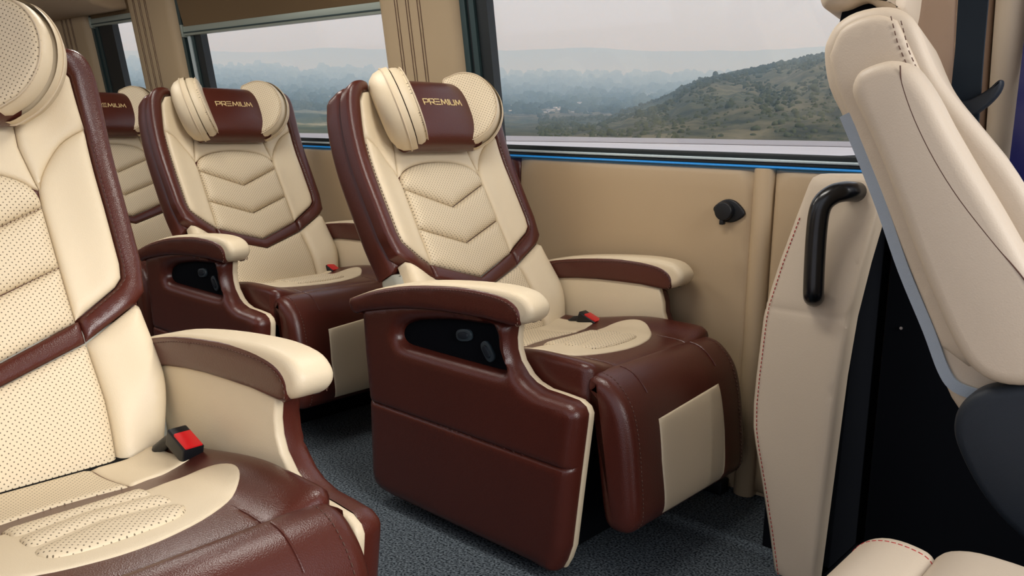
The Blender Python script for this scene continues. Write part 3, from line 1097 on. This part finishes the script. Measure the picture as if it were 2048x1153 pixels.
    # ---------------- under-seat pedestal and buckle
    box('pedestal', (-.26, -.27, .0), (.26, .27, .44), M['blacksoft'], S, .02)
    bl = empty('seat_buckle', (-.032, .236, .498))
    bl.parent = S
    bl.scale = (.85, .85, .85)
    bl.rotation_euler = (0, R(20), 0)
    rex('buckle_body', [(-.045, -.03), (.032, -.03), (.036, -.008), (.034, .010), (-.045, .010)], -.024, .024, .006, lambda a, b, t: (a, t, b), M['black'], bl, 3)
    rex('buckle_button', [(-.022, .004), (.033, .004), (.033, .0135), (-.022, .0135)], -.020, .020, .003, lambda a, b, t: (a, t, b), M['red'], bl, 2)
    tube('buckle_stalk', [(-.13, .228, .46), (-.09, .232, .488), (-.05, .236, .496)], .012, M['black'], S, 10)
    return S, B

def pose(S, loc, sl, x0, label, mirror=False, raise_head=0):
    S.location = loc
    S['label'] = label
    S['category'] = 'seat'
    S['group'] = 'cream and brown captain seats'
    for c in S.children:
        if c.name.split('.')[0] == 'backrest':
            c.location = (x0, 0, .48)
            c.rotation_euler = (0, -math.atan(sl), 0)
            if raise_head:
                for q in c.children:
                    if q.name.split('.')[0] in ('headrest_pillow', 'lettering', 'headrest_wing'):
                        q.location.z += raise_head
            if mirror:
                for q in c.children:
                    if q.name.split('.')[0] == 'lettering':
                        q.scale.y = -1
        if mirror and c.name.split('.')[0] in ('seat_buckle', 'buckle_stalk'):
            c.location.y *= -1
            c.scale.y *= -1
        if mirror and c.name.split('.')[0] in ('seat_cushion', 'leg_rest'):
            c.location.z -= .022 if 'seat' in c.name else .014
    if mirror:
        S.scale.y = -1

seat, back = build_seat()
for loc, sl, x0, lab in (((-2.80, 1.858, 0), .58, -.08, 'cream and brown captain seat directly behind the large seat at centre'),
                         ((-1.41, .494, 0), .489, -.2275, 'large cream and brown captain seat cropped by the left edge'),
                         ((-3.85, 1.858, 0), .58, -.14, 'partly hidden cream and brown captain seat in the last row')):
    pose(copy_tree(seat), loc, sl, x0, lab, loc[1] < 1, .055 if loc[1] < 1 else 0)
pose(seat, (-1.5, 1.858, 0), .581, -.198, 'cream and brown captain seat at centre with whole leg rest showing')

# ------------------------------------------------------------------ partition with grab handle
def py(z):
    return 2.0+.18*(z-.64) if z >= .64 else 2.0-.12*(.64-z)
pt = empty('partition_panel', (-.80, 1.95, 0))
tag(pt, 'tall beige padded partition panel with red stitched edge and black handle', 'partition')
def off(p):
    return (p[0]+.80, p[1]-1.95, p[2])
out = [(-.813, -.012), (-.843, .096), (-.879, .214), (-.906, .296), (-.918, .340), (-.925, .40), (-.927, .471), (-.927, .62), (-.924, .655), (-.905, .762), (-.880, .874), (-.862, .95), (-.855, .966), (-.838, .975), (-.700, .981), (-.690, .97), (-.687, .901), (-.704, .773), (-.716, .644), (-.721, .50), (-.720, .02), (-.720, -.012)]
P_ = pad('padded_face', out, lambda a, b, h: off((a, py(b)-h, b)), M['fascia'], pt, .014, .016, .022, [([(-.93, .645), (-.71, .645)], .003, .01)], .05)
red = [(a+.014, b) for a, b in out[:11]]
stitches('stitching', [[off((a, py(b)-.0150, b)) for a, b in dens(red, .008, False)]], M['redthread'], pt, .0065, .004, .0011)
rex('black_side', [(-.722, .90), (-.722, 0), (-.90, 0), (-.90, .60), (-.85, .90)], 2.02, 2.27, .004, lambda a, b, t: off((a, max(t, py(b)+.02), b)), M['blacksoft'], pt, 1)
hpts = [(-.741, 2.048, .938), (-.744, 2.010, .941), (-.752, 1.985, .941), (-.767, 1.968, .935), (-.783, 1.957, .918), (-.791, 1.953, .89), (-.793, 1.953, .83), (-.791, 1.952, .76), (-.789, 1.952, .715), (-.790, 1.957, .698), (-.796, 1.975, .690), (-.806, 2.004, .688)]
hb = spline(hpts, 5)
tube('grab_handle', [off(p) for p in hb], .0235, M['blackgloss'], pt, 20)

# ------------------------------------------------------------------ dark entrance behind the front seat
dl = box('door_1', (-.70, 2.20, -.24), (1.2, 2.30, .93), M['blacksoft'])
tag(dl, 'black lower door lining beside the front seat', 'door', kind='structure')
for x, z in ((-.66, .60), (-.42, .28)):
    tube('screw', [(x, 2.196, z), (x, 2.2, z)], .004, M['chrome'], dl, 10)
ub = empty('black_box', (-.17, 1.75, -.24))
tag(ub, 'black storage box on the dark floor under the front seat', 'box')
box('body', (-.13, -.50, 0), (.12, -.26, .30), M['black'], ub, .008)
tube('edge_glint', [(-.13, -.502, .262), (-.13, -.506, .30), (-.125, -.502, .302), (.12, -.502, .302)], .0022, M['button'], ub, 6)  # paler bead stands in for the glint along the box edge

# front pillar, belt, door edge
fp = pad('pillar_front', [(-.70, .96), (-.53, .96), (-.53, 1.84), (-.70, 1.84)], lambda a, b, h: (a, yl(b)-.02-h, b), leather('rosy_tan_pillar_vinyl', (.40, .275, .19), .6, 300, .08, .03), None, .05, .05, .04,
         [([(-.595, .96), (-.605, 1.84)], .006, .005)], .03)
tag(fp, 'rosy tan pillar behind the front seat', 'pillar', kind='structure')
fp2 = pad('trim_4', [(-.53, .9), (-.445, .9), (-.455, 1.84), (-.53, 1.84)], lambda a, b, h: (a, yl(b)-.03-h, b), M['fascia'], None, .05, .05, .04, (), .03)
tag(fp2, 'cream door post trim beside the seat belt', 'trim', kind='structure')
nd = box('door_2', (-.452, 2.13, .9), (-.30, 2.18, 1.86), M['navy'])
tag(nd, 'dark blue front door edge', 'door', kind='structure')
sb = empty('seat_belt', (-.52, 2.06, 1.0))
tag(sb, 'dark seat belt hanging on the pillar behind front seat', 'seat belt')
rex('webbing', [(-.045, -.25), (.030, -.25), (.020, .25), (.028, .86), (-.040, .86), (-.036, .25)], -.002, .002, .001, lambda a, b, t: (a, t+.0-.16*max(0, b)*.9, b), M['belt'], sb, 1)
rex('guide', spline([(-.03, .14), (.0, .145), (.035, .165), (.055, .185), (.062, .18), (.058, .16), (.04, .135), (.01, .112), (-.03, .105)], 3, True), -.03, .0, .006, lambda a, b, t: (a, t-.02, b), M['cover'], sb, 3)

# ------------------------------------------------------------------ front seat with raised armrest
fs = empty('front_seat', (-.35, 1.70, -.2))
tag(fs, 'beige front seat seen from the side with raised armrest', 'seat')
def fo(p):
    return (p[0]+.35, p[1]-1.70, p[2]+.2)
def fx(a, b, t):
    return fo((a-.23*max(0, t-1.45), t, b))
bo_ = spline([(-.603, 1.205), (-.598, 1.232), (-.583, 1.255), (-.555, 1.270), (-.515, 1.275), (-.482, 1.267), (-.457, 1.243), (-.425, 1.180), (-.398, 1.140), (-.350, 1.085), (-.28, 1.00), (-.20, .86), (-.14, .72), (-.10, .58), (-.11, .50), (-.18, .52), (-.29, .60), (-.350, .66), (-.390, .745), (-.446, .859), (-.500, .975), (-.555, 1.088), (-.590, 1.15)], 3, True)
FB = rex('backrest', bo_, 1.45, 1.98, .022, fx, M['fascia'], fs, 5, 45)
def fpad(a, b, h):
    return fx(a, b, 1.449-h)
side = spline([(-.590, 1.200), (-.575, 1.240), (-.545, 1.256), (-.515, 1.260), (-.487, 1.250)], 3)+[(-.462, 1.205), (-.43, 1.145), (-.395, 1.09), (-.33, 1.00), (-.25, .87), (-.24, .75), (-.33, .72), (-.372, .745), (-.43, .86), (-.49, .985), (-.54, 1.085), (-.575, 1.15)]
pad('side_cover', side, fpad, M['fascia'], FB, .010, .02, .02, (), .02)
stitches('stitching', [[fpad(a, b, .010) for a, b in dens(L_, .008, False)] for L_ in ([(-.494, 1.256), (-.480, 1.215), (-.447, 1.150), (-.41, 1.09), (-.36, 1.03)], [(-.478, 1.248), (-.462, 1.202), (-.43, 1.142)])], M['seam'], FB, .007, .005, .0009)
pip = spline([(-.563, 1.105), (-.527, 1.034), (-.488, .953), (-.447, .860), (-.400, .768), (-.372, .708), (-.352, .685), (-.318, .678), (-.29, .678)], 5)
strip_w = []
for i, (a, b) in enumerate(pip):
    j = min(i+1, len(pip)-1); k = max(i-1, 0)
    t = np.array(pip[j])-np.array(pip[k]); t /= np.linalg.norm(t)
    strip_w.append((a, b, -t[1]*.009, t[0]*.009))
V = []; Fc = []
for a, b, nx, nz in strip_w:
    for sg, dy in ((-1, 0), (-1, -.006), (1, -.006), (1, 0)):
        V.append(fx(a+nx*sg+.008, b+nz*sg, 1.449+dy))
for i in range(len(strip_w)-1):
    for k in range(4):
        j = (k+1) % 4
        Fc.append((i*4+k, i*4+j, i*4+4+j, i*4+4+k))
obj('piping', V, Fc, M['bluegray'], FB, None, 30)
ar = spline([(-.526, 1.140), (-.520, 1.166), (-.502, 1.178), (-.472, 1.185), (-.444, 1.178), (-.425, 1.160), (-.402, 1.128), (-.377, 1.086), (-.338, 1.026), (-.300, .970), (-.253, .896), (-.209, .824), (-.192, .77), (-.205, .735), (-.247, .719), (-.284, .719), (-.314, .735), (-.340, .768), (-.373, .828), (-.409, .901), (-.446, .983), (-.483, 1.058), (-.511, 1.108)], 3, True)
FA = rex('armrest', ar, 1.375, 1.44, .022, fx, M['fascia'], fs, 5, 45)
sm = spline([(-.452, 1.176), (-.447, 1.150), (-.424, 1.097), (-.390, 1.038), (-.350, .982), (-.297, .921), (-.263, .885), (-.225, .84)], 4)
tube('seam', [fx(a, b, 1.3758) for a, b in sm], .0011, M['seam'], FA, 6)
cvp = spline([(-.329, .645), (-.321, .675), (-.303, .697), (-.274, .711), (-.22, .722), (-.12, .70), (-.03, .60), (-.03, .48), (-.12, .42), (-.20, .475), (-.253, .514), (-.292, .558), (-.322, .610)], 4, True)
rex('recliner_cover', cvp, 1.385, 1.45, .016, fx, M['cover'], fs, 4, 45)
rex('seat_cushion', spline([(-.08, .50), (-.02, .53), (.12, .55), (.20, .50), (.20, .40), (.10, .36), (-.05, .36), (-.09, .42)], 3, True), 1.46, 1.97, .04, fx, M['fascia'], fs, 4, 45)
box('pedestal', fo((-.15, 1.52, -.2)), fo((.15, 1.92, .37)), M['blacksoft'], fs, .01)
# headrest of the front seat
hd = rex('headrest', spline([(-.640, 1.315), (-.625, 1.292), (-.59, 1.290), (-.555, 1.300), (-.53, 1.285), (-.50, 1.275), (-.488, 1.30), (-.49, 1.40), (-.52, 1.47), (-.58, 1.485), (-.63, 1.45), (-.648, 1.38)], 4, True), 1.55, 1.88, .03, fx, M['fascia'], fs, 4, 45)
rex('headrest_bracket', [(-.605, 1.272), (-.535, 1.272), (-.545, 1.302), (-.60, 1.302)], 1.60, 1.83, .006, fx, M['blacksoft'], fs, 2)

# ------------------------------------------------------------------ padded console at the bottom edge
cs = empty('padded_console', (-.2, 1.02, -.24))
tag(cs, 'beige padded console with red stitching at the bottom right edge', 'console')
def co(p):
    return (p[0]+.2, p[1]-1.02, p[2]+.24)
lobe = spline([(-.405, .30), (-.408, .42), (-.392, .485), (-.36, .512), (-.315, .515), (-.285, .50), (-.27, .44), (-.27, .30)], 4)
rex('console_lobe', lobe, .82, 1.23, .035, lambda a, b, t: co((a, t, b)), M['fascia'], cs, 5, 45)
lobe2 = spline([(-.302, .30), (-.308, .42), (-.295, .490), (-.265, .517), (-.20, .523), (-.05, .512), (.06, .50), (.10, .44), (.10, .30)], 4)
rex('console_lobe', lobe2, .80, 1.25, .03, lambda a, b, t: co((a, t, b)), M['fascia'], cs, 5, 45)
box('console_base', co((-.37, .83, -.24)), co((.09, 1.19, .31)), M['blacksoft'], cs, .01)
stitches('stitching', [[co((a, 1.19, b)) for a, b in dens(lobe[6:26], .006, False)], [co((-.290, t, .503)) for t in np.linspace(1.0, 1.2, 20)]], M['redthread'], cs, .006, .003, .0011)
